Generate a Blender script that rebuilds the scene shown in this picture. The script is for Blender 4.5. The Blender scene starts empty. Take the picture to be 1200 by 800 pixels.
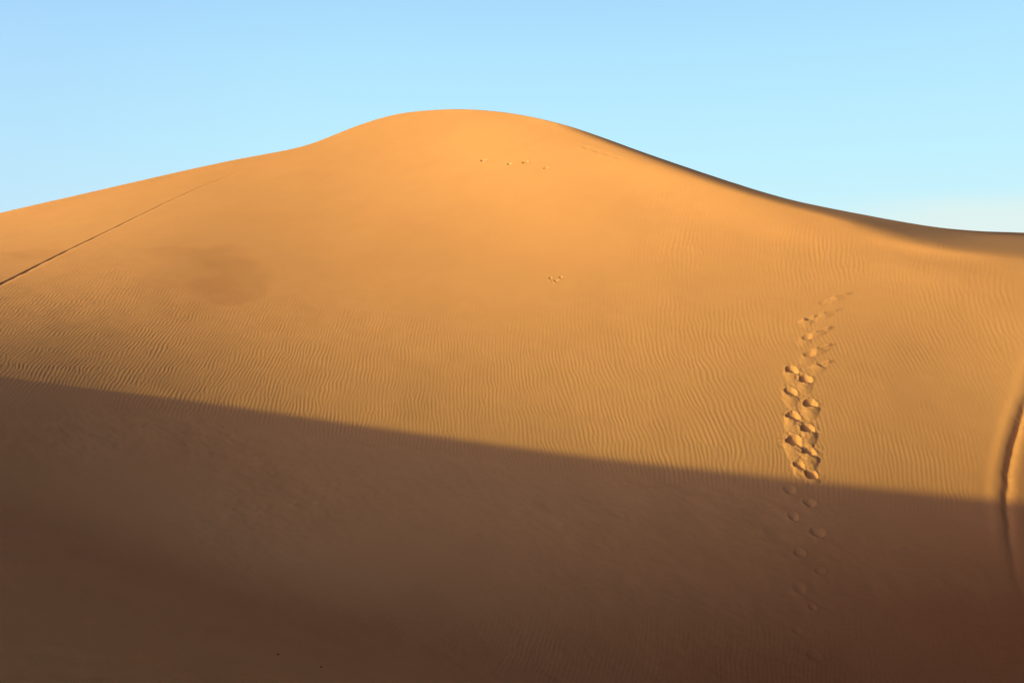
# Sand dune at low sun: one continuous sand sheet (dune, hollow and the near dune that throws the shadow),
# with the footprints, tracks and pebbles on it as objects of their own.
import bpy, math, random
import numpy as np

rng = np.random.default_rng(7)
FPX = 1167.0                      # focal length in photo pixels (36 mm sensor, 35 mm lens, 1200 px)
EL, AZ = math.radians(12.0), math.radians(20.0)
TO_SUN = np.array([-math.cos(EL) * math.cos(AZ), -math.cos(EL) * math.sin(AZ), math.sin(EL)])
SH = TO_SUN[:2] / np.hypot(*TO_SUN[:2])
NET = np.array([[2.6340,2.6752,2.7155,2.7540,2.7908,2.8261,2.8607,2.8983,2.9438,3.0023,3.0779,3.1721,3.2801,3.3934,3.5046,3.6088,3.6983,3.7591,3.7977,3.8233,14.1865,-0.0090],
[2.6430,2.6889,2.7345,2.7791,2.8228,2.8659,2.9086,2.9545,3.0086,3.0768,3.1636,3.2677,3.3812,3.4958,3.6065,3.7102,3.8005,3.8626,3.9037,3.9273,2.3206,0.0167],
[2.6507,2.7015,2.7524,2.8031,2.8537,2.9045,2.9560,3.0111,3.0744,3.1530,3.2530,3.3666,3.4818,3.5933,3.7001,3.8009,3.8907,3.9535,3.9963,4.0086,4.2774,0.0351],
[2.6566,2.7120,2.7680,2.8244,2.8817,2.9404,3.0016,3.0678,3.1429,3.2339,3.3431,3.4568,3.5629,3.6621,3.7573,3.8468,3.9239,3.9754,4.0106,4.0311,3.6574,0.0418],
[2.6605,2.7200,2.7807,2.8425,2.9061,2.9730,3.0448,3.1241,3.2140,3.3158,3.4227,3.5228,3.6132,3.6999,3.7845,3.8648,3.9336,3.9821,4.0162,4.0392,4.1532,0.0411],
[2.6624,2.7260,2.7909,2.8577,2.9274,3.0020,3.0841,3.1764,3.2781,3.3806,3.4781,3.5665,3.6492,3.7315,3.8121,3.8877,3.9523,3.9982,4.0308,4.0508,3.9957,0.0369],
[2.6631,2.7303,2.7991,2.8703,2.9454,3.0266,3.1172,3.2202,3.3281,3.4268,3.5187,3.6066,3.6899,3.7689,3.8439,3.9129,3.9704,4.0127,4.0398,4.0688,3.7566,0.0293],
[2.6633,2.7337,2.8060,2.8810,2.9604,3.0467,3.1433,3.2529,3.3606,3.4557,3.5455,3.6345,3.7187,3.7954,3.8662,3.9295,3.9820,4.0202,4.0492,4.0682,3.8856,0.0147],
[2.6622,2.7369,2.8137,2.8938,2.9788,3.0716,3.1760,3.2898,3.3953,3.4901,3.5819,3.6723,3.7569,3.8343,3.9053,3.9681,4.0173,4.0534,4.0781,4.1153,4.1081,-0.0141],
[2.6631,2.7403,2.8199,2.9028,2.9908,3.0864,3.1933,3.3036,3.4037,3.4964,3.5860,3.6716,3.7495,3.8201,3.8850,3.9419,3.9880,4.0292,4.0560,4.0655,4.0767,-0.0600],
[2.6666,2.7443,2.8241,2.9071,2.9945,3.0880,3.1893,3.2899,3.3834,3.4710,3.5529,3.6289,3.6953,3.7541,3.8089,3.8590,3.9044,3.9369,3.9661,3.9930,3.9856,-0.1092],
[2.6724,2.7487,2.8270,2.9077,2.9916,3.0795,3.1715,3.2608,3.3461,3.4270,3.5008,3.5670,3.6233,3.6738,3.7193,3.7601,3.7956,3.8347,3.8531,3.8436,3.8882,-0.1393],
[2.6795,2.7534,2.8287,2.9059,2.9849,3.0655,3.1471,3.2256,3.3009,3.3736,3.4412,3.5024,3.5545,3.5988,3.6405,3.6748,3.7075,3.7300,3.7546,4.0023,3.5872,-0.1304],
[2.6867,2.7579,2.8304,2.9042,2.9789,3.0540,3.1283,3.1980,3.2633,3.3263,3.3874,3.4450,3.4964,3.5369,3.5727,3.6023,3.6303,3.6420,3.7333,4.1618,5.8369,-0.1205],
[2.6934,2.7621,2.8319,2.9027,2.9741,3.0452,3.1142,3.1774,3.2349,3.2890,3.3419,3.3935,3.4424,3.4840,3.5220,3.5461,3.5763,3.5877,3.6843,3.8338,-9.9276,-0.1521],
[2.6989,2.7657,2.8333,2.9018,2.9708,3.0391,3.1046,3.1638,3.2169,3.2660,3.3132,3.3591,3.4019,3.4418,3.4777,3.5101,3.5339,3.5347,3.8066,3.5859,6.6837,-0.1719],
[2.7037,2.7685,2.8340,2.9001,2.9667,3.0330,3.0977,3.1555,3.2071,3.2550,3.2981,3.3385,3.3745,3.4084,3.4333,3.4759,3.4713,3.7487,3.8430,3.7930,-6.1889,-0.1244],
[2.7071,2.7705,2.8345,2.8988,2.9629,3.0258,3.0863,3.1424,3.1962,3.2450,3.2847,3.3222,3.3566,3.3883,3.4177,3.4462,3.4656,4.0587,4.0227,4.1930,5.6565,-0.0302],
[2.7099,2.7719,2.8344,2.8968,2.9584,3.0180,3.0745,3.1276,3.1783,3.2240,3.2623,3.2991,3.3348,3.3710,3.4060,3.4240,3.5319,4.2825,4.3033,4.3736,2.9256,0.0629],
[2.7124,2.7728,2.8334,2.8936,2.9526,3.0096,3.0638,3.1143,3.1615,3.2045,3.2427,3.2787,3.3119,3.3439,3.3730,3.4084,3.6134,4.3827,4.5230,4.4759,5.2733,0.1462],
[2.7145,2.7734,2.8324,2.8906,2.9476,3.0026,3.0547,3.1031,3.1478,3.1886,3.2258,3.2601,3.2905,3.3190,3.3506,3.4179,3.6796,4.4173,4.7034,4.5674,1.7568,0.2273]])
NU, NV = NET.shape
U0, U1, VB = -150.0, 1350.0, 860.0

SKY_U = [-150,0,100,200,300,330,370,400,430,460,500,540,580,620,660,700,740,800,860,920,1000,1060,1130,1200,1350]
SKY_V = [288,250,227,204,183,177.5,167,155,144,135.5,130,128.5,131,137,146.5,159.5,174,195,215,233,250,261,270,273,284]
EDGE_U = [-150,0,100,200,300,400,500,600,700,800,900,1000,1100,1200,1350]
EDGE_V = [438,449,459,469.5,482,496.5,511,525,538,549,560,571,581,590,601]

# ------------------------------------------------------------------ small numeric helpers
def spline(xs, ys, x):
    xs = np.array(xs, float); ys = np.array(ys, float); n = len(xs); h = np.diff(xs)
    A = np.eye(n); b = np.zeros(n)
    for i in range(1, n - 1):
        A[i, i-1] = h[i-1]; A[i, i] = 2 * (h[i-1] + h[i]); A[i, i+1] = h[i]
        b[i] = 6 * ((ys[i+1] - ys[i]) / h[i] - (ys[i] - ys[i-1]) / h[i-1])
    m = np.linalg.solve(A, b)
    i = np.clip(np.searchsorted(xs, x) - 1, 0, n - 2); t = x - xs[i]; hh = h[i]
    return ys[i] + t * ((ys[i+1] - ys[i]) / hh - hh * (2 * m[i] + m[i+1]) / 6) + t * t * m[i] / 2 + t**3 * (m[i+1] - m[i]) / (6 * hh)

def blur1(a, sg):
    k = np.exp(-.5 * (np.arange(-300, 301) / sg) ** 2); k /= k.sum()
    return np.convolve(np.pad(a, 300, 'reflect', reflect_type='odd'), k, 'valid')

def bsp(t, n):
    x = np.clip(t, 0, 1) * (n - 3); i = np.clip(np.floor(x).astype(int), 0, n - 4); f = x - i
    return i, np.stack([(1-f)**3, 3*f**3 - 6*f*f + 4, -3*f**3 + 3*f*f + 3*f + 1, f**3], -1) / 6

def smooth(a, b, x):
    t = np.clip((x - a) / (b - a), 0, 1)
    return t * t * (3 - 2 * t)

def bilin(tab, fx, fy):
    fx = np.clip(fx, 0, tab.shape[0] - 1.001); fy = np.clip(fy, 0, tab.shape[1] - 1.001)
    i = fx.astype(np.int32); j = fy.astype(np.int32); a = (fx - i).astype(np.float32); b = (fy - j).astype(np.float32)
    return (tab[i, j] * (1-a) + tab[i+1, j] * a) * (1-b) + (tab[i, j+1] * (1-a) + tab[i+1, j+1] * a) * b

def bicub(tab, fx, fy):
    fx = np.clip(fx, 1, tab.shape[0] - 2.001); fy = np.clip(fy, 1, tab.shape[1] - 2.001)
    i = fx.astype(np.int32); j = fy.astype(np.int32); a = fx - i; b = fy - j
    def w(t): return (-.5*t + t*t - .5*t**3, 1 - 2.5*t*t + 1.5*t**3, .5*t + 2*t*t - 1.5*t**3, -.5*t*t + .5*t**3)
    wa, wb = w(a), w(b); out = 0
    for p in range(4):
        row = 0
        for q in range(4): row = row + wb[q] * tab[i - 1 + p, j - 1 + q]
        out = out + wa[p] * row
    return out

def rbf(pts, x, y, sc=120.0, sm=.03):
    p = np.array(pts, float); n = len(p)
    d = np.hypot(p[:, None, 0] - p[None, :, 0], p[:, None, 1] - p[None, :, 1]) / sc
    A = np.zeros((n + 1, n + 1)); A[:n, :n] = -d + sm * np.eye(n); A[:n, n] = 1; A[n, :n] = 1
    w = np.linalg.solve(A, np.r_[p[:, 2], 0])
    dd = np.hypot(x[..., None] - p[:, 0], y[..., None] - p[:, 1]) / sc
    return -dd @ w[:n] + w[n]

def value_noise(x, y, scale, seed):
    r = np.random.default_rng(seed); t = np.pad(r.standard_normal((512, 512)).astype(np.float32), 3, mode='wrap')
    fx = np.mod(x / scale + 1000.3, 512) + 3; fy = np.mod(y / scale + 1000.7, 512) + 3
    return bicub(t, fx, fy)

# ------------------------------------------------------------------ the big dune's face as depth along each bearing
uu = np.arange(-150, 1351.0)
vsm = blur1(spline(SKY_U, SKY_V, uu), 45)
NC = 501
cu = np.linspace(U0, U1, NC)
vtop = spline(SKY_U, SKY_V, cu)
vrows = np.linspace(0, 1, 700)
VV = VB + (vtop[:, None] - VB) * (1 - (1 - vrows[None]) ** 1.4)
def depth_at(u, v):
    q = np.clip((VB - v) / (VB - (np.interp(u, uu, vsm) - 6)), 0, 1); q = 1 - (1 - q) ** .5
    iu, wu = bsp((u - U0) / (U1 - U0), NU); iv, wv = bsp(q, NV); L = 0
    for a in range(4):
        for b in range(4):
            L = L + wu[..., a] * wv[..., b] * NET[iu + a, iv + b]
    return np.exp(L)
off = VV - vtop[:, None]
VQ = VV + 7.5 * (smooth(630, 800, cu) * (1 - .65 * smooth(900, 1150, cu)))[:, None] * (off / 14) * np.exp(1 - off / 14)   # narrower crest band on the right
YY = depth_at(np.repeat(cu[:, None], 700, 1), np.minimum(VQ, VB))
YY = np.maximum.accumulate(YY, 1) + np.arange(700)[None] * 1e-6
ZZ = (400 - VV) / FPX * YY
NY = 1700; LY0, LY1 = math.log(9.0), math.log(130.0)
ygrid = np.exp(np.linspace(LY0, LY1, NY))
TAB = np.zeros((NC, NY))
for k in range(NC):
    y, z = YY[k], ZZ[k]
    zz = np.interp(ygrid, y, z)
    g0 = (z[40] - z[0]) / (y[40] - y[0])
    lo = ygrid < y[0]; dy = y[0] - ygrid[lo]
    zz[lo] = z[0] - g0 * dy * np.exp(-dy / 9)
    hi = ygrid > y[-1]; dy = ygrid[hi] - y[-1]
    e = (400 - vtop[k]) / FPX
    g = (z[-1] - z[-12]) / max(y[-1] - y[-12], 1e-3)
    g = min(g, e - .012); ge = -.5; ln = 2.2
    zz[hi] = z[-1] + ge * dy + (g - ge) * ln * (1 - np.exp(-dy / ln))
    TAB[k] = zz
def main_z(x, y):
    yc = np.clip(y, 9.0, 129.0)
    tt = x / np.maximum(yc, 1e-3); u = 600 + FPX * tt; uc = np.clip(u, U0 + 6, U1 - 6)
    z = bicub(TAB, (uc - U0) / (U1 - U0) * (NC - 1), (np.log(yc) - LY0) / (LY1 - LY0) * (NY - 1))
    ex = (u - uc) / FPX * yc
    return z + np.where(ex < 0, .16 * ex, -.10 * ex)

def smax(a, b, k): return .5 * (a + b + np.sqrt((a - b) ** 2 + k * k))

# near dune: a slip face that ends on the crest whose shadow edge crosses the big dune
eu = np.linspace(0, 1200, 121); ev = spline(EDGE_U, EDGE_V, eu)
ey = depth_at(eu, ev); ex_ = (eu - 600) / FPX * ey; ez = (400 - ev) / FPX * ey
PERP = np.array([-SH[1], SH[0]])
if PERP[1] > 0: PERP = -PERP
ec = ex_ * PERP[0] + ey * PERP[1]; es = ex_ * SH[0] + ey * SH[1]
o = np.argsort(ec); ec, es, ez = ec[o], es[o], ez[o]
def near_z(x, y):
    c = x * PERP[0] + y * PERP[1]; s = x * SH[0] + y * SH[1]
    sb = np.interp(c, ec, es); zb = np.interp(c, ec, ez)
    k = (es[-1] - es[-20]) / (ec[-1] - ec[-20])
    over = np.clip(c - ec[-1], 0, 14); under = np.clip(ec[0] - c, 0, 40)
    sb = sb + over * k; zb = zb - .16 * over - .30 * under
    W = zb + (s - sb) * math.tan(EL)
    P = -2.08 - .318 * x - .2317 * y
    d = P - W
    return np.where(d > 0, W - 1.9 * d, P)

def terrain(x, y):
    n = near_z(x, y); m = main_z(x, y)
    z = smax(m, n, 1.1)
    nearmask = smooth(-1.1, 2.0, n - m)
    r = np.hypot(x, y)
    far = -8.0 + 2.2 * value_noise(x, y, 60.0, 3) + 1.0 * value_noise(x, y, 23.0, 4)
    z = smax(z, far - 2.5, 1.0)
    f = smooth(95, 170, r)
    z = z * (1 - f) + far * f
    return z, nearmask

# ------------------------------------------------------------------ grid (bearing x distance), fine inside the view
fine = math.radians(33.0); step = .00070
th_f = np.arange(-fine, fine, step)
th_o = fine + np.cumsum(np.minimum(step * 1.25 ** np.arange(1, 80), .05))
th_o = th_o[th_o < math.pi - .02]
th_l = fine + np.cumsum(np.r_[np.minimum(step * 1.1 ** np.arange(1, 420), .0035), np.full(60, .05)])
th_l = th_l[th_l < math.pi - .02]
th = np.r_[-th_l[::-1], th_f, th_o]
r_f = 9.0 * np.exp(np.arange(0, math.log(84 / 9.0), .0015))
r_n = np.linspace(.02, 1, 161)[:-1] ** 1.2 * 9.0
r_o = r_f[-1] * np.exp(np.cumsum(np.minimum(.0015 * 1.2 ** np.arange(1, 140), .05)))
r_o = r_o[r_o < 6000]
rr = np.r_[r_n, r_f, r_o]
NT, NR = len(th), len(rr)
TH, RR = np.meshgrid(th, rr, indexing='ij')
X = RR * np.sin(TH); Y = RR * np.cos(TH)
Z, NEARM = terrain(X, Y)
NEARM = NEARM.astype(np.float32)

# photo coordinates of each ground point seen from the viewpoint: used to look up where ripples, tracks etc. lie
ysafe = np.maximum(Y, .5)
UG = 600 + FPX * X / ysafe; VG = 400 - FPX * Z / ysafe
inview = (np.abs(TH) < math.radians(33)) & (RR > 8.5) & (RR < 82)

ORIENT = [(0,360,48),(50,360,46),(50,430,36),(150,400,40),(250,390,40),(250,450,22),(330,400,32),(400,450,12),(400,380,30),(500,400,12),(500,480,3),
 (600,420,3),(600,500,-8),(700,390,5),(700,500,-12),(800,380,3),(800,300,12),(870,290,8),(850,380,2),(850,440,-30),(900,455,-38),(900,540,0),
 (950,300,-3),(1000,400,-35),(1080,400,-46),(1080,290,-15),(1150,330,-10),(1100,480,-36),(1100,550,-5),(1000,520,-20),(1190,340,-25),
 (640,770,22),(800,770,0),(900,700,0),(300,620,30),(700,620,-5),(1100,700,-10),(750,230,25)]
WAVE = [(100,430,4.6),(100,350,4.6),(0,430,4.6),(250,380,4.2),(250,470,5.0),(400,470,4.6),(400,390,4.0),(600,400,3.9),(600,520,4.6),(850,300,5.6),
 (870,380,6.2),(950,300,5.8),(1050,290,5.2),(1000,410,5.2),(1080,410,5.0),(900,540,4.6),(1100,480,5.0),(1150,340,6.5),(700,390,5.0),(640,770,5.2),(1100,700,5.5),(300,620,5.5)]
AMPL = [(50,318,.1),(15,335,.75),(60,325,.5),(100,318,.3),(130,340,.85),(200,362,.85),(180,325,.15),(250,320,0),(250,352,.2),(300,362,.65),(300,340,.1),(400,345,.1),(400,372,.65),
 (500,350,.1),(500,388,.65),(600,350,.08),(600,392,.55),(700,335,.25),(650,300,.05),(560,300,0),(700,280,.1),(760,250,.3),(800,285,.6),(760,330,.15),
 (830,337,.05),(900,335,.25),(760,372,.6),(850,372,.75),(950,290,.75),(1000,310,.65),(1000,345,.15),(1050,360,.3),(1080,400,.65),(1120,440,.25),
 (1060,462,.12),(1000,440,.75),(900,470,.75),(1050,520,.65),(1170,380,.5),(1160,500,.25),(100,430,1.0),(200,465,1.0),(350,480,1.0),(500,500,.9),
 (700,520,.9),(900,550,.9),(1100,570,.8),(0,285,0),(150,265,0),(300,260,0),(450,230,0),(600,220,0),(680,230,0),(740,190,.1),(850,228,.0),(850,245,.2),(940,245,0),(1000,256,.0),(1000,275,.4),(1100,274,.05),(1100,292,.45),(1195,285,0),
 (1180,305,.2),(300,600,.06),(600,600,.08),(1000,650,.12),(100,500,.12),(300,530,.1),(500,560,.1),(700,590,.1),(900,610,.15),(700,690,.1),(850,690,.1),(640,765,1.0),(770,632,.6),(900,760,.9),(200,700,0),(1150,700,.15),(-100,430,.9),(-100,300,.1)]
iu = np.linspace(-200, 1400, 201); iv = np.linspace(100, 900, 161)
IU, IV = np.meshgrid(iu, iv, indexing='ij')
img = lambda tab, u, v: bilin(tab, (u + 200) / 1600 * 200, (v - 100) / 800 * 160)
t_or = np.radians(rbf(ORIENT, IU, IV)).astype(np.float32)
t_wl = np.clip(rbf(WAVE, IU, IV), 3.6, 7.2).astype(np.float32)
t_am = np.clip(rbf(AMPL, IU, IV, sm=.0), 0, 1.1).astype(np.float32)

# ripple phase over the ground: a smooth map whose gradient follows the crest direction and spacing seen in the photo
GS_ = .4; cx = np.arange(-38, 38.01, GS_); cy = np.arange(12.5, 60.01, GS_)
CX, CY = np.meshgrid(cx, cy, indexing='ij')
CZ, _n = terrain(CX, CY)
cU = np.clip(600 + FPX * CX / CY, -150, 1350); cV = np.clip(400 - FPX * CZ / CY, 125, 860)
vv_hi = np.clip(cV - 6, 140, VB); vv_lo = np.clip(cV + 6, 146, VB)
Y_up = np.clip((depth_at(cU, vv_hi) - depth_at(cU, vv_lo)) / 12, .03, .12)
al = img(t_or, cU, cV); wl = img(t_wl, cU, cV); cw = img(t_am, cU, cV)
gx = np.sin(al) * CY / FPX + np.cos(al) * CX / CY * Y_up; gy = np.cos(al) * Y_up
psi = np.arctan2(gx, gy)                                     # crest bearing from +y
lam = np.clip(wl * CY / FPX * np.cos(psi - np.arctan2(CX, CY)), .075, .20)
kk = 2 * math.pi / lam; tx = kk * np.cos(psi); ty = -kk * np.sin(psi)
wgt = .08 + np.clip(cw, 0, 1)
wgt *= np.where((np.abs(600 + FPX * CX / CY - 600) < 700), 1, .05)
wX = .5 * (wgt[1:] + wgt[:-1]); wY = .5 * (wgt[:, 1:] + wgt[:, :-1])
def div_w(px, py):
    o_ = np.zeros(CX.shape); o_[1:] += wX * px; o_[:-1] -= wX * px; o_[:, 1:] += wY * py; o_[:, :-1] -= wY * py
    return o_ / GS_
def lap(p_): return div_w((p_[1:] - p_[:-1]) / GS_, (p_[:, 1:] - p_[:, :-1]) / GS_)
rhs = div_w(.5 * (tx[1:] + tx[:-1]), .5 * (ty[:, 1:] + ty[:, :-1]))
PH = CX * 2 * math.pi / .11; res_ = rhs - lap(PH); p_ = res_.copy(); rs = (res_ * res_).sum()
for it in range(1500):
    Ap = lap(p_); al_ = rs / (p_ * Ap).sum(); PH += al_ * p_; res_ -= al_ * Ap; rn = (res_ * res_).sum()
    if rn < 1e-6 * (rhs * rhs).sum(): break
    p_ = res_ + rn / rs * p_; rs = rn
g0, g1 = np.gradient(PH, GS_)
LMAP = np.clip(2 * math.pi / np.hypot(g0, g1), .05, .25)
# narrow-band noise in (phase, distance along the crest): long wavy crests with forks
N1, N2 = 8192, 512; KR1 = 8; DY2 = .1
wn = rng.standard_normal((N1, N2)) + 1j * rng.standard_normal((N1, N2))
k1 = np.fft.fftfreq(N1, 1 / KR1)[:, None]; k2 = np.fft.fftfreq(N2, DY2)[None]
flt = np.exp(-.5 * ((k1 - 1) / .14) ** 2) * (np.exp(-.5 * (k2 * 2 * math.pi * .32) ** 2) + .25 * np.exp(-.5 * (k2 * 2 * math.pi * .15) ** 2))
zc = np.fft.ifft2(np.fft.fft2(wn) * flt); zc /= np.sqrt((np.abs(zc) ** 2).mean())
RIP = (zc / np.sqrt(np.abs(zc) ** 2 + .07)).real.astype(np.float32)
RIP = RIP + .24 * (2 * RIP * RIP - 1)
RIP = np.pad(RIP, 4, mode='wrap')
del wn, zc, flt
def ripple_at(x, y):
    fx, fy = (x - cx[0]) / GS_, (y - cy[0]) / GS_
    ph = bicub(PH, fx, fy) + 1.5 * value_noise(x, y, 1.9, 11) + .8 * value_noise(x, y, .62, 12) + .42 * value_noise(x, y, .27, 13)
    f = bicub(RIP, np.mod(ph / (2 * math.pi) * KR1, N1) + 4, np.mod(y / DY2, N2) + 4)
    return f * bilin(LMAP, fx, fy) / (2 * math.pi)

am = img(t_am, np.clip(UG, -190, 1390), np.clip(VG, 105, 895))
patch = np.clip(1 + .16 * value_noise(X, Y, 1.5, 21) + .30 * value_noise(X, Y, .42, 22), .2, 1.7)
am = np.where(inview, am * patch, 0) * (1 - NEARM)
am *= 1 - .72 * smooth(6, 26, VG - spline(EDGE_U, EDGE_V, np.clip(UG, -150, 1350))) * smooth(735, 705, VG)
am *= smooth(33.0, 31.5, np.degrees(np.abs(TH)))
RIPPLE_SLOPE = .15
ripple = np.zeros_like(Z)
sel = am > .01
ripple[sel] = am[sel] * RIPPLE_SLOPE * ripple_at(X[sel], Y[sel])
lumps = np.where((np.abs(TH) < math.radians(40)) & (RR > 3) & (RR < 82), .004 * value_noise(X, Y, .9, 31) + .005 * value_noise(X, Y, 2.6, 32), 0) * (.35 + .65 * np.clip(am, 0, 1) + .5 * NEARM) + np.where(inview, .0012 * value_noise(X, Y, .33, 33), 0)
shade = smooth(0, 30, VG - spline(EDGE_U, EDGE_V, np.clip(UG, -150, 1350))) * (np.abs(TH) < math.radians(40)) * (RR > 3) * (RR < 60) * (Y > 1)
lumps += shade * (.0040 * value_noise(X, Y, .28, 34) + .0022 * value_noise(X, Y, .11, 35) + .008 * value_noise(X, Y, .8, 36)) * np.clip(.6 + .5 * value_noise(X, Y, 2.3, 37), .1, 1.6)

# ------------------------------------------------------------------ marks in the sand
own = np.zeros((NT - 1, NR - 1), np.int16)                    # which object each grid cell belongs to (0 = the sand itself)
best = np.full((NT - 1, NR - 1), 1e9, np.float32)
delta = np.zeros_like(Z); keep = np.ones_like(Z)
tone = np.zeros_like(Z)
marks = []                                                    # (id, name, label, group, part or None, root position)

def ground_at(u, v):
    """where the sight line through photo pixel (u, v) meets the ground"""
    y = np.linspace(5, 70, 6000); x = (u - 600) / FPX * y; e = (400 - v) / FPX
    z, _ = terrain(x, y); k = np.argmax(z >= e * y)
    return x[k], y[k], z[k]

def window(x0, y0, rad):
    r0 = math.hypot(x0, y0); t0 = math.atan2(x0, y0)
    i0, i1 = np.searchsorted(th, [t0 - rad / r0, t0 + rad / r0]); j0, j1 = np.searchsorted(rr, [r0 - rad, r0 + rad])
    return slice(max(i0, 0), min(i1, NT - 1)), slice(max(j0, 0), min(j1, NR - 1))

def claim(si, sj, mask, score, mid):
    """give whole cells to an object"""
    i1, j1 = si.stop - 1, sj.stop - 1
    c = mask[:-1, :-1] | mask[1:, :-1] | mask[:-1, 1:] | mask[1:, 1:]
    s = score[:-1, :-1]
    a = own[si.start:i1, sj.start:j1]; b = best[si.start:i1, sj.start:j1]
    take = c & (s < b)
    a[take] = mid; b[take] = s[take]

def footprint(u, v, label, group, size=1.0, dep=.15, heap=.10, run=1.0, skew=0.0, soft=0.0, parts=True, tilt=.3, fan=1.42, rdg=0.0):
    x0, y0, z0 = ground_at(u, v)
    si, sj = window(x0, y0, 1.9)
    ax, ay = X[si, sj] - x0, Y[si, sj] - y0
    r0 = math.hypot(x0, y0); dx, dy = -x0 / r0, -y0 / r0       # downhill, towards the viewer
    d = ax * dx + ay * dy; a = ax * (-dy) + ay * dx            # a: to the right
    a = a - skew * d
    wx_ = .013 * value_noise(X[si, sj], Y[si, sj], .16, int(3 * u + v)) + .007 * value_noise(X[si, sj], Y[si, sj], .06, int(3 * u + v) + 1)
    wy_ = .018 * value_noise(X[si, sj], Y[si, sj], .16, int(3 * u + v) + 2) + .009 * value_noise(X[si, sj], Y[si, sj], .06, int(3 * u + v) + 3)
    a = a + wx_ * size; d = d + wy_ * size
    wob = .05 * value_noise(X[si, sj], Y[si, sj], .17, int(u + 7 * v)) + .03 * value_noise(X[si, sj], Y[si, sj], .07, int(u + 9 * v))
    ra, rd = .165 * size, .235 * size
    an, dn = a / ra, d / rd
    rho2 = np.maximum((an ** 2 + dn ** 2) * (1 + 1.5 * wob), 0)
    lipd = .48 + tilt * an                                     # the lip of sand across the lower side of the hollow
    floor = .45 + .55 * smooth(-1.0, .3, dn)
    pit = -dep * floor * np.clip(1 - rho2, 0, 1) ** (.55 + soft) * (1 - smooth(lipd - .05, lipd + .28 + soft, dn))
    t = (d - (lipd - .1) * rd) / run
    wd = ra * fan
    dome = np.clip(1 - (a / wd) ** 2 - np.clip(t, 0, 2) ** 2, 0, 1)
    hp = heap * smooth(-.02, .10 + .1 * soft, t) * dome ** (.85 + .5 * soft) * (1.0 - .35 * np.clip(t, 0, 1)) * (1 + wob)
    crumb = (.0035 * value_noise(X[si, sj], Y[si, sj], .09, 55) + .003 * value_noise(X[si, sj], Y[si, sj], .05, 56)) * smooth(2.6, 1.2, np.sqrt(rho2)) * smooth(.4, 1.0, np.sqrt(rho2)) * (1 - soft) * (dep / .15)
    ridge = rdg * np.exp(-((a * .67 - (-d) * .74) / .055) ** 2) * smooth(.36, .12, np.abs(a * .74 + (-d) * .67))
    rim = .014 * size * (1 - soft) * np.exp(-((np.sqrt(rho2) - 1.15) / .17) ** 2) * (dn < .2)
    delta[si, sj] += pit + hp + rim + crumb + ridge
    cover = np.clip(smooth(.004, .03, hp) + smooth(1.35, 1.0, rho2), 0, 1)
    keep[si, sj] *= 1 - .92 * cover
    mid = len(marks) + 1
    name = 'footprint'
    score = np.sqrt(ax * ax + (ay * .5) ** 2)
    pitm = (rho2 < 1.15) & (dn < lipd + .25); hpm = (hp > .006) & ~pitm
    if parts:
        marks.append((mid, name, label, group, 'hollow', (x0, y0, z0))); marks.append((mid + 1, name, label, group, 'pushed_up_sand', (x0, y0, z0)))
        claim(si, sj, hpm, score + .15, mid + 1); claim(si, sj, pitm, score - .2, mid)
    else:
        marks.append((mid, name, label, group, None, (x0, y0, z0)))
        claim(si, sj, pitm | hpm, score, mid)

GL = 'footprints climbing the sunlit face of the dune'
GS = 'footprints in the shaded sand below the shadow edge'
LEFT = [  # u, v, size, depth, heap, run, skew
 (936,546,.80,.14,.08,.7,.25,'small deep footprint just above the shadow edge, lowest of the left row'),
 (930,518,1.12,.19,.11,1.25,.15,'deep footprint with the widest sand fan, second from the bottom of the left row'),
 (929,489,1.05,.17,.11,1.25,.12,'deep footprint with a long dark slit, third from the bottom of the left row'),
 (926,460,.92,.15,.09,1.1,.12,'footprint with a thin dark slit, fourth from the bottom of the left row'),
 (928,434,.95,.16,.08,1.0,.10,'footprint with a straight dark slit, fifth from the bottom of the left row')]
RIGHT = [
 (951,557,.85,.15,.05,.5,.25,'deep footprint almost touching the shadow edge, lowest of the right row'),
 (949,531,1.00,.18,.11,1.1,-.10,'deep footprint with sand heaped beside it, second from the bottom of the right row'),
 (947,504,1.02,.18,.12,1.1,-.12,'deep footprint with a round shaded heap, third from the bottom of the right row'),
 (950,474,1.00,.15,.11,1.0,-.15,'broad footprint with a dark-tipped heap, fourth from the bottom of the right row'),
 (944,446,.95,.14,.10,.9,-.20,'footprint with a small dark pit, fifth from the bottom of the right row')]
UPPER = [
 (949,415,.95,.10,.06,.8,-.5,'softened footprint with the lowest and darkest of the three hooked notches'),
 (963,427,.85,.08,.09,.8,-.6,'softened footprint with a bright oblique ridge ending in a dark tip'),
 (946,395,.95,.09,.06,.8,-.6,'softened footprint with a thin curved notch, middle of the three hooked notches'),
 (964,407,.90,.05,.09,.8,-.7,'blurred footprint with a bright oblique ridge, between lowest and middle hooked notches'),
 (948,373,.90,.08,.05,.8,-.5,'softened footprint with a tiny dark hook, highest of the three hooked notches'),
 (963,387,.90,.04,.08,.8,-.8,'blurred footprint with a bright oblique ridge, between middle and highest hooked notches'),
 (972,366,.90,.03,.06,.8,-.9,'faint footprint almost filled by wind, with a pale ridge right of the highest hooked notch'),
 (964,354,.85,.035,.02,.6,-.6,'very faint footprint reduced to a dim smudge near the top of the trail'),
 (985,347,.85,.02,.05,.7,-.9,'faintest footprint at the very top of the trail, only a pale streak left')]
for u, v, s, dp, hp, run, sk, lab in LEFT + RIGHT: footprint(u, v, lab, GL, s * .95, dp * 1.3, hp * .62, run * .60, sk * .2, tilt=.35 if u < 938 else .05)
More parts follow.
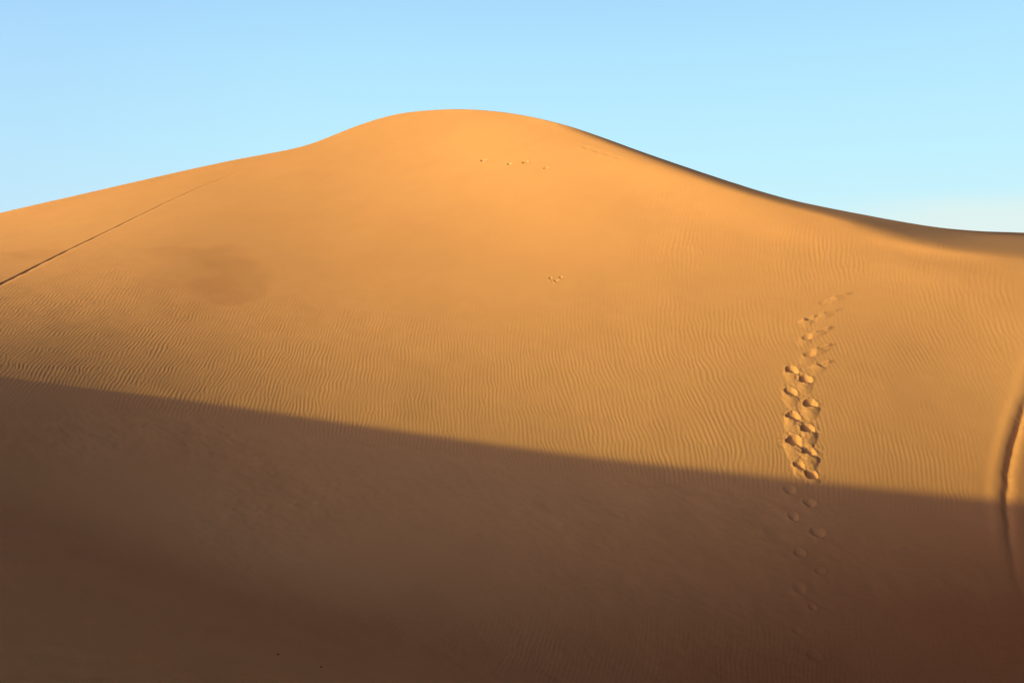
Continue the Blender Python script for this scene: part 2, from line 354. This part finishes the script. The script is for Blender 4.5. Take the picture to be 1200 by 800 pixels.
for u, v, s, dp, hp, run, sk, lab in UPPER: footprint(u, v, lab, GL, s, dp * .5, hp * .5, run * .6, sk * .6, soft=.7, tilt=.2 if dp > .07 else -.3, rdg=0.0 if dp > .085 or hp < .03 else .05)
SHADE = [
 (926,574,.9,.10,'dim shaded footprint just under the shadow edge, first of the shaded left row'),
 (949,589,1.0,.15,'clearest shaded footprint, first of the shaded right row below the shadow edge'),
 (929,605,.9,.12,'dim shaded footprint, second down in the shaded left row'),
 (958,623,1.0,.14,'dark shaded footprint with a pale lower lip, second down in the shaded right row'),
 (937,646,.9,.10,'faint shaded footprint, third down in the shaded left row'),
 (961,668,.9,.08,'faint shaded footprint with a pale lip, third down in the shaded right row'),
 (937,689,.9,.07,'very faint shaded footprint, fourth down in the shaded left row'),
 (952,711,.7,.08,'small shaded footprint, fourth down in the shaded right row'),
 (933,738,.8,.06,'barely visible shaded footprint, lowest of the shaded left row'),
 (954,768,.9,.07,'barely visible shaded footprint nearest the bottom of the photo')]
for u, v, s, dp, lab in SHADE: footprint(u, v, lab, GS, s * (.95 - .25 * (v - 574) / 200), dp * (.42 - .20 * (v - 574) / 200), dp * .10, .45, 0, soft=.8, parts=False)
PITS = [
 (567,188,1.15,.10,.9,'lone animal track below the dune top, leftmost of the high row'),
 (597,192,.9,.07,.6,'tiny animal track below the dune top, second from the left in the high row'),
 (616,190,1.2,.10,.8,'largest animal track of the high row below the dune top, beside a pale smear'),
 (640,197,1.0,.05,.6,'faint animal track below the dune top, rightmost of the high row'),
 (645,326,.75,.06,-.5,'small dark animal track, leftmost of the cluster in the middle of the face'),
 (651,329,.75,.06,-.5,'small dark animal track, lowest of the cluster in the middle of the face'),
 (657,325,.85,.06,-.5,'small animal track with a bright heap beside it, rightmost of the middle cluster')]
for u, v, s, dp, sk, lab in PITS:
    footprint(u, v, lab, 'animal tracks on the upper face of the dune', s * (.68 if v < 250 else .42), dp * 1.35, dp * .2, .3, sk * .3, parts=False)
    marks[-1] = (marks[-1][0], 'animal_track') + marks[-1][2:]

def groove(pixels, profile, half, label, name, rough=.0):
    """profile(distance across, 0..1 along) -> height change; distance > 0 is right of the direction of travel"""
    pts = np.array([ground_at(u, v)[:2] for u, v in pixels])
    n = 60; s = np.r_[0, np.cumsum(np.hypot(*np.diff(pts, axis=0).T))]; q = np.linspace(0, s[-1], n)
    pts = np.stack([spline(s, pts[:, 0], q), spline(s, pts[:, 1], q)], 1)
    c = pts.mean(0); si, sj = window(c[0], c[1], np.hypot(*(pts - c).T).max() + 1.5)
    px, py = X[si, sj], Y[si, sj]
    bd = np.full(px.shape, 1e9); sd = np.zeros(px.shape); st = np.zeros(px.shape)
    for k in range(n - 1):
        p, e = pts[k], pts[k+1] - pts[k]; l2 = e @ e
        t = np.clip(((px - p[0]) * e[0] + (py - p[1]) * e[1]) / l2, 0, 1)
        qx, qy = px - p[0] - t * e[0], py - p[1] - t * e[1]; d = np.hypot(qx, qy)
        m = d < bd; bd[m] = d[m]; sd[m] = (np.where(qx * e[1] - qy * e[0] < 0, -1, 1) * d)[m]; st[m] = ((k + t) / (n - 1))[m]
    sd = sd + rough * (value_noise(px, py, .35, 71) + .5 * value_noise(px, py, .12, 72))
    delta[si, sj] += np.where(bd < half * 2.2, profile(sd, st), 0)
    keep[si, sj] *= 1 - .9 * smooth(half * 1.2, half * .7, bd)
    mid = len(marks) + 1
    marks.append((mid, name, label, None, None, (pts[0][0], pts[0][1], float(terrain(pts[0][0], pts[0][1])[0]))))
    claim(si, sj, bd < half, bd - 5, mid)

gs = lambda x, c, w: np.exp(-((x - c) / w) ** 2)
def line_profile(d, t):
    f = (.42 + .58 * (1 - t) ** 1.3) * smooth(1, .96, t) * (1 + .3 * np.sin(t * 37) * np.sin(t * 91))
    return f * (-.052 * smooth(-.11, -.03, d) * np.clip(1 - (d + .03) / .19, 0, 1) + .006 * gs(d, -.16, .05))
groove([(-40,350),(0,333),(60,303),(130,269),(200,235),(250,213),(292,197)], line_profile, .26,
       'long thin straight drag line running up the left side of the dune towards the skyline', 'drag_line')
def trail_profile(d, t):
    f = smooth(1.02, .6, t) * (.55 + .45 * smooth(.4, .55, t)) * smooth(0, .3, t); wob = 1 + .10 * np.sin(t * 9) * np.sin(t * 17 + 1)
    return f * wob * (-.085 * gs(d, 0, .08) + .036 * gs(d, -.24, .14) + .03 * gs(d, .22, .12))
groove([(1285,318),(1262,345),(1238,380),(1222,412),(1212,440),(1203,468),(1193,500),(1184,535),(1180,560),(1180,590),(1184,630),(1192,680),(1204,725)][::-1], lambda d, t: trail_profile(d, 1 - t), .55,
       'deep curved trail groove with a raised lit edge, at the right border', 'trail_groove', .011)
def faint_profile(d, t): return smooth(0, .2, t) * smooth(1, .8, t) * ((.5 + .5 * np.sin(t * 31)) * (-.014 * gs(d, 0, .08) + .010 * gs(d, .15, .1)))
groove([(672,168),(690,174),(712,181),(735,188)], faint_profile, .3,
       'short faint scratch line just below the skyline right of the dune top', 'scratch_line')

# darker drifts of sand on the left, slow colour changes, painted light and shade
def blob(u, v, ru, rv, amt, soft=.5, rough=1.0):
    global tone
    q = ((UG - u) / ru) ** 2 + ((VG - v) / rv) ** 2 + rough * .4 * value_noise(X, Y, 2.2, int(u)) + rough * .2 * value_noise(X, Y, .8, int(u) + 1)
    tone = np.where(inview, tone + amt * smooth(1.0 + soft, 1.0 - soft, q), tone)
blob(262, 322, 44, 30, -.085, .6); blob(205, 294, 36, 5, -.06, .8); blob(45, 297, 38, 6, -.06, .8); blob(10, 303, 30, 6, -.05, .8)
blob(225, 330, 60, 40, -.05, .8)
tone += np.where(inview, .09 * np.exp(-((UG - 600) / 230) ** 2 - ((VG - 190) / 75) ** 2) + .05 * np.exp(-((UG - 20) / 240) ** 2 - ((VG - 262) / 50) ** 2), 0)  # sunlit brightening of the crest and upper left, painted into the tone
tone += np.where(inview, .010 * value_noise(X, Y, 5.1, 41) + .006 * value_noise(X, Y, .7, 42), 0)
warm = .11 * NEARM  # redder cast of the shaded near slope, put into the sand colour
tone -= .08 * NEARM  # shade on the near slope, painted into the tone
tone -= np.where(inview, .45 * smooth(.06, 1.1, (UG - 600) / 1400 + (VG - 540) / 330) * (1 - NEARM), 0)  # shade deepening towards the lower right, painted into the tone

Z = Z + (ripple + lumps) * keep + delta

# ------------------------------------------------------------------ vertex normals of the whole sheet, shared along every seam
P = np.stack([X, Y, Z], -1)
a = np.zeros_like(P); b = np.zeros_like(P)
a[1:-1] = P[2:] - P[:-2]; a[0] = P[1] - P[-1]; a[-1] = P[0] - P[-2]
b[:, 1:-1] = P[:, 2:] - P[:, :-2]; b[:, 0] = P[:, 1] - P[:, 0]; b[:, -1] = P[:, -1] - P[:, -2]
NRM = np.cross(a, b); NRM /= np.linalg.norm(NRM, axis=-1, keepdims=True) + 1e-12
NRM[NRM[..., 2] < 0] *= -1
del a, b
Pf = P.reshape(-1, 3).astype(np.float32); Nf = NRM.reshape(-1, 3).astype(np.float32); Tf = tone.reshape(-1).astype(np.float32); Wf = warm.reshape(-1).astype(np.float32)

# ------------------------------------------------------------------ Blender side
sc = bpy.context.scene
col = sc.collection

def nd(nt, typ, **kw):
    n = nt.nodes.new(typ)
    for k, v in kw.items(): setattr(n, k, v)
    return n

def sand_material():
    m = bpy.data.materials.new('sand'); m.use_nodes = True; nt = m.node_tree; L = nt.links.new
    bsdf = nt.nodes['Principled BSDF']
    tc = nd(nt, 'ShaderNodeTexCoord')
    geo = nd(nt, 'ShaderNodeNewGeometry')
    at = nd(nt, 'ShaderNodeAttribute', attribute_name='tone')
    n1 = nd(nt, 'ShaderNodeTexNoise'); n1.inputs['Scale'].default_value = 38; n1.inputs['Detail'].default_value = 6; n1.inputs['Roughness'].default_value = .75
    n2 = nd(nt, 'ShaderNodeTexNoise'); n2.inputs['Scale'].default_value = .35; n2.inputs['Detail'].default_value = 3
    L(geo.outputs['Position'], n1.inputs['Vector']); L(geo.outputs['Position'], n2.inputs['Vector'])
    def mth(op, a, b):
        n = nd(nt, 'ShaderNodeMath', operation=op)
        for i, x in enumerate((a, b)):
            if isinstance(x, (int, float)): n.inputs[i].default_value = x
            else: L(x, n.inputs[i])
        return n.outputs[0]
    g = mth('MULTIPLY', mth('SUBTRACT', n1.outputs['Fac'], .5), .50)
    w = mth('MULTIPLY', mth('SUBTRACT', n2.outputs['Fac'], .5), .10)
    rgb = nd(nt, 'ShaderNodeRGB'); rgb.outputs[0].default_value = SAND + (1,)
    cmb = nd(nt, 'ShaderNodeCombineXYZ')
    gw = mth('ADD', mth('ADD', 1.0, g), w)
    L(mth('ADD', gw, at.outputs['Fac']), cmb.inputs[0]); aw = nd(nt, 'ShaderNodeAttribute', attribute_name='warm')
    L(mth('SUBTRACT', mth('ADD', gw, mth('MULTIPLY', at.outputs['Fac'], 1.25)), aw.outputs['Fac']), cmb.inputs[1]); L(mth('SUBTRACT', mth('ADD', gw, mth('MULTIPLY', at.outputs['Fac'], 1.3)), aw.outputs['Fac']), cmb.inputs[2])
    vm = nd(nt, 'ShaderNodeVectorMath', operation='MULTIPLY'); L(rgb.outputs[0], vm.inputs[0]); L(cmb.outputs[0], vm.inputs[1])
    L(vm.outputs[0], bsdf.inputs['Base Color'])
    bsdf.inputs['Roughness'].default_value = 1.0
    bsdf.inputs['Specular IOR Level'].default_value = .08
    n3 = nd(nt, 'ShaderNodeTexNoise'); n3.inputs['Scale'].default_value = 26; n3.inputs['Detail'].default_value = 5; n3.inputs['Roughness'].default_value = .7
    L(geo.outputs['Position'], n3.inputs['Vector'])
    bp = nd(nt, 'ShaderNodeBump'); bp.inputs['Strength'].default_value = .5; bp.inputs['Distance'].default_value = .006
    L(n3.outputs['Fac'], bp.inputs['Height']); L(bp.outputs['Normal'], bsdf.inputs['Normal'])
    return m
SAND = (.602, .325, .086)
MAT = sand_material()

def sheet(name, cells, origin=(0, 0, 0), wrap=False):
    """a mesh made of the given grid cells"""
    i, j = np.nonzero(cells)
    v0 = i * NR + j
    q = np.stack([v0, v0 + 1, v0 + NR + 1, v0 + NR], 1)
    if wrap:
        jj = np.arange(NR - 1); l = (NT - 1) * NR
        q = np.r_[q, np.stack([l + jj, l + jj + 1, jj + 1, jj], 1)]
    q = q[:, ::-1]
    ids, inv = np.unique(q.ravel(), return_inverse=True)
    me = bpy.data.meshes.new(name)
    me.vertices.add(len(ids)); me.vertices.foreach_set('co', (Pf[ids] - np.array(origin, np.float32)).ravel())
    me.loops.add(len(inv)); me.loops.foreach_set('vertex_index', inv.astype(np.int32).ravel())
    me.polygons.add(len(q)); me.polygons.foreach_set('loop_start', np.arange(0, 4 * len(q), 4, dtype=np.int32))
    me.polygons.foreach_set('loop_total', np.full(len(q), 4, np.int32))
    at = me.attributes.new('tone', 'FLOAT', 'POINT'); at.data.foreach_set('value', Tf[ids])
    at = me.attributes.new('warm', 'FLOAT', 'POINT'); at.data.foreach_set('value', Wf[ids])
    me.update(calc_edges=True); me.validate()
    n = Nf[ids]
    me.normals_split_custom_set_from_vertices(n)
    me.materials.append(MAT)
    ob = bpy.data.objects.new(name, me); ob.location = origin; col.objects.link(ob)
    return ob

dune = sheet('sand_dune', own == 0, wrap=True)
dune['kind'] = 'structure'; dune['label'] = 'smooth orange sand dune with a rounded top, rippled lower face and shaded foot'

roots = {}
for mid, name, label, group, part, pos in marks:
    cells = own == mid
    if not cells.any(): continue
    if part is None:
        ob = sheet(name, cells, pos); root = ob
    else:
        if label not in roots:
            e = bpy.data.objects.new(name, None); e.location = pos; e.empty_display_size = .2; col.objects.link(e); roots[label] = e
        root = roots[label]
        ob = sheet(part, cells, pos); ob.location = (0, 0, 0); ob.parent = root
    root['label'] = label
    root['category'] = {'footprint': 'footprint', 'animal_track': 'animal track', 'drag_line': 'drag line', 'trail_groove': 'trail', 'scratch_line': 'scratch line'}[name]
    if group: root['group'] = group

# two dark pebbles on the near slope
def pebble_mat():
    m = bpy.data.materials.new('dark_stone'); m.use_nodes = True; nt = m.node_tree; b = nt.nodes['Principled BSDF']
    n = nd(nt, 'ShaderNodeTexNoise'); n.inputs['Scale'].default_value = 60
    r = nd(nt, 'ShaderNodeValToRGB'); r.color_ramp.elements[0].color = (.015, .01, .008, 1); r.color_ramp.elements[1].color = (.06, .04, .03, 1)
    nt.links.new(n.outputs['Fac'], r.inputs[0]); nt.links.new(r.outputs[0], b.inputs['Base Color']); b.inputs['Roughness'].default_value = .9
    return m
PM = pebble_mat()
import bmesh
def pebble(u, v, size, seed, label):
    x, y, z = ground_at(u, v)
    r = random.Random(seed); bm = bmesh.new(); bmesh.ops.create_icosphere(bm, subdivisions=3, radius=1)
    ax = [(r.uniform(-1, 1), r.uniform(-1, 1), r.uniform(-1, 1)) for _ in range(5)]
    for vv in bm.verts:
        k = 1 + sum(.12 * math.sin(3 * (vv.co.x * a + vv.co.y * b_ + vv.co.z * c_) + q) for q, (a, b_, c_) in enumerate(ax)) / 2
        vv.co = (vv.co.x * size * 1.3 * k, vv.co.y * size * k, vv.co.z * size * .75 * k)
    me = bpy.data.meshes.new('pebble'); bm.to_mesh(me); bm.free(); me.materials.append(PM)
    for p in me.polygons: p.use_smooth = True
    ob = bpy.data.objects.new('pebble', me); ob.location = (x, y, z + size * .45); ob.rotation_euler = (.3, .1, r.uniform(0, 3)); col.objects.link(ob)
    ob['label'] = label; ob['category'] = 'pebble'; ob['group'] = 'dark pebbles on the shaded near slope'
pebble(326, 767, .013, 1, 'tiny dark pebble on the shaded near slope, higher of the two')
pebble(376, 782, .012, 2, 'tiny dark pebble on the shaded near slope, lower of the two')

# ------------------------------------------------------------------ light and sky
sun = bpy.data.lights.new('sun', 'SUN'); sun.energy = SUN_E = 4.3; sun.angle = math.radians(.5); sun.color = (1.0, .815, .31)
so = bpy.data.objects.new('sun', sun); col.objects.link(so)
from mathutils import Vector
so.rotation_euler = Vector(TO_SUN).to_track_quat('Z', 'Y').to_euler(); so.location = (-30, -10, 20)

w = bpy.data.worlds.new('World'); sc.world = w; w.use_nodes = True
nt = w.node_tree; L = nt.links.new
bg = nt.nodes['Background']
sky = nd(nt, 'ShaderNodeTexSky', sky_type='NISHITA'); sky.sun_disc = False; sky.sun_elevation = EL
sky.sun_rotation = math.atan2(TO_SUN[0], TO_SUN[1])
sky.air_density = 1.0; sky.dust_density = 1.0; sky.ozone_density = 1.0
L(sky.outputs[0], bg.inputs['Color']); bg.inputs['Strength'].default_value = .10
SKY_S = .10; AMB_TINT = (1.38, 1.08, 1.75)
def wmath(op, a, b=0.0, clamp=False):
    n = nd(nt, 'ShaderNodeMath', operation=op); n.use_clamp = clamp
    for i, x in enumerate((a, b)):
        if isinstance(x, (int, float)): n.inputs[i].default_value = x
        else: L(x, n.inputs[i])
    return n.outputs[0]
def wramp(x, lo, hi, a=0.0, b=1.0):
    n = nd(nt, 'ShaderNodeMapRange', interpolation_type='SMOOTHSTEP')
    L(x, n.inputs['Value'])
    for k, v in (('From Min', lo), ('From Max', hi), ('To Min', a), ('To Max', b)): n.inputs[k].default_value = v
    return n.outputs[0]
def wmix(f, a, b, blend='MIX'):
    n = nd(nt, 'ShaderNodeMixRGB', blend_type=blend)
    for i, x in enumerate((f, a, b)):
        if isinstance(x, (int, float)): n.inputs[i].default_value = x
        elif isinstance(x, tuple): n.inputs[i].default_value = x + (1,)
        else: L(x, n.inputs[i])
    return n.outputs[0]
wtc = nd(nt, 'ShaderNodeTexCoord'); sep = nd(nt, 'ShaderNodeSeparateXYZ'); L(wtc.outputs['Generated'], sep.inputs[0])
dxo, dyo, dzo = sep.outputs
haze = nd(nt, 'ShaderNodeValToRGB'); L(wmath('DIVIDE', dzo, .5, True), haze.inputs[0])
cr = haze.color_ramp
stops = [(0.0, (.72, .93, .93)), (.2, (.62, .91, .975)), (.38, (.52, .865, 1.0)), (.54, (.45, .79, 1.0)), (.68, (.38, .69, .98)), (1.0, (.15, .32, .62))]
for i, (p, c) in enumerate(stops):
    e = cr.elements[i] if i < 2 else cr.elements.new(p)
    e.position = p; e.color = c + (1,)
side = wmath('DIVIDE', dxo, wmath('MAXIMUM', dyo, .05))
tint = wmix(wramp(side, -.56, -.1), (.92, .90, .985), (1.0, 1.0, 1.0))
hz = wmix(1.0, haze.outputs[0], tint, 'MULTIPLY')
cn = nd(nt, 'ShaderNodeTexNoise'); cn.inputs['Scale'].default_value = 5.0; cn.inputs['Detail'].default_value = 3
cm = nd(nt, 'ShaderNodeMapping'); cm.inputs['Scale'].default_value = (1, 1, 6); L(wtc.outputs['Generated'], cm.inputs[0]); L(cm.outputs[0], cn.inputs['Vector'])
elev = wmath('ADD', wmath('DIVIDE', dzo, wmath('MAXIMUM', dyo, .05)), wmath('MULTIPLY', wmath('SUBTRACT', cn.outputs['Fac'], .5), .02))
elev = wmath('SUBTRACT', elev, wmath('MULTIPLY', side, .035))
cloud = wmath('MULTIPLY', wramp(elev, .104, .140, 1, 0), wmath('MULTIPLY', wramp(side, .24, .46), .75))
hz = wmix(cloud, hz, (.80, .90, .84))
hz = wmix(1.0, hz, (1 / SKY_S,) * 3, 'MULTIPLY')
front = wmath('MULTIPLY', wramp(dyo, .15, .7), wramp(dzo, .36, .60, 1, 0))
amb = wmix(1.0, wmix(1.0, sky.outputs[0], AMB_TINT, 'MULTIPLY'), wmix(wramp(dyo, -.5, .4), (1.5, 1.5, 1.5), (.45, .45, .45)), 'MULTIPLY')
dotn = nd(nt, 'ShaderNodeVectorMath', operation='DOT_PRODUCT'); L(wtc.outputs['Generated'], dotn.inputs[0]); dotn.inputs[1].default_value = tuple(TO_SUN)
glow = wramp(dotn.outputs['Value'], .45, 1.0, .95, 1.55)
amb = wmix(1.0, amb, glow, 'MULTIPLY')
amb = wmix(1.0, amb, wramp(dxo, -.35, .5, 1.25, .30), 'MULTIPLY')
L(wmix(front, amb, hz), bg.inputs['Color'])
bg.inputs['Strength'].default_value = SKY_S


# ------------------------------------------------------------------ camera
cam = bpy.data.cameras.new('camera'); cam.lens = 35.0; cam.sensor_width = 36.0; cam.clip_start = .05; cam.clip_end = 20000
co = bpy.data.objects.new('camera', cam); col.objects.link(co)
co.location = (0, 0, 0); co.rotation_euler = (math.pi / 2, 0, 0)
sc.camera = co
sc.view_settings.view_transform = 'Standard'; sc.view_settings.look = 'None'; sc.view_settings.exposure = 0; sc.view_settings.gamma = 1
sc.render.engine = 'CYCLES'
sc.cycles.max_bounces = 6; sc.cycles.diffuse_bounces = 4
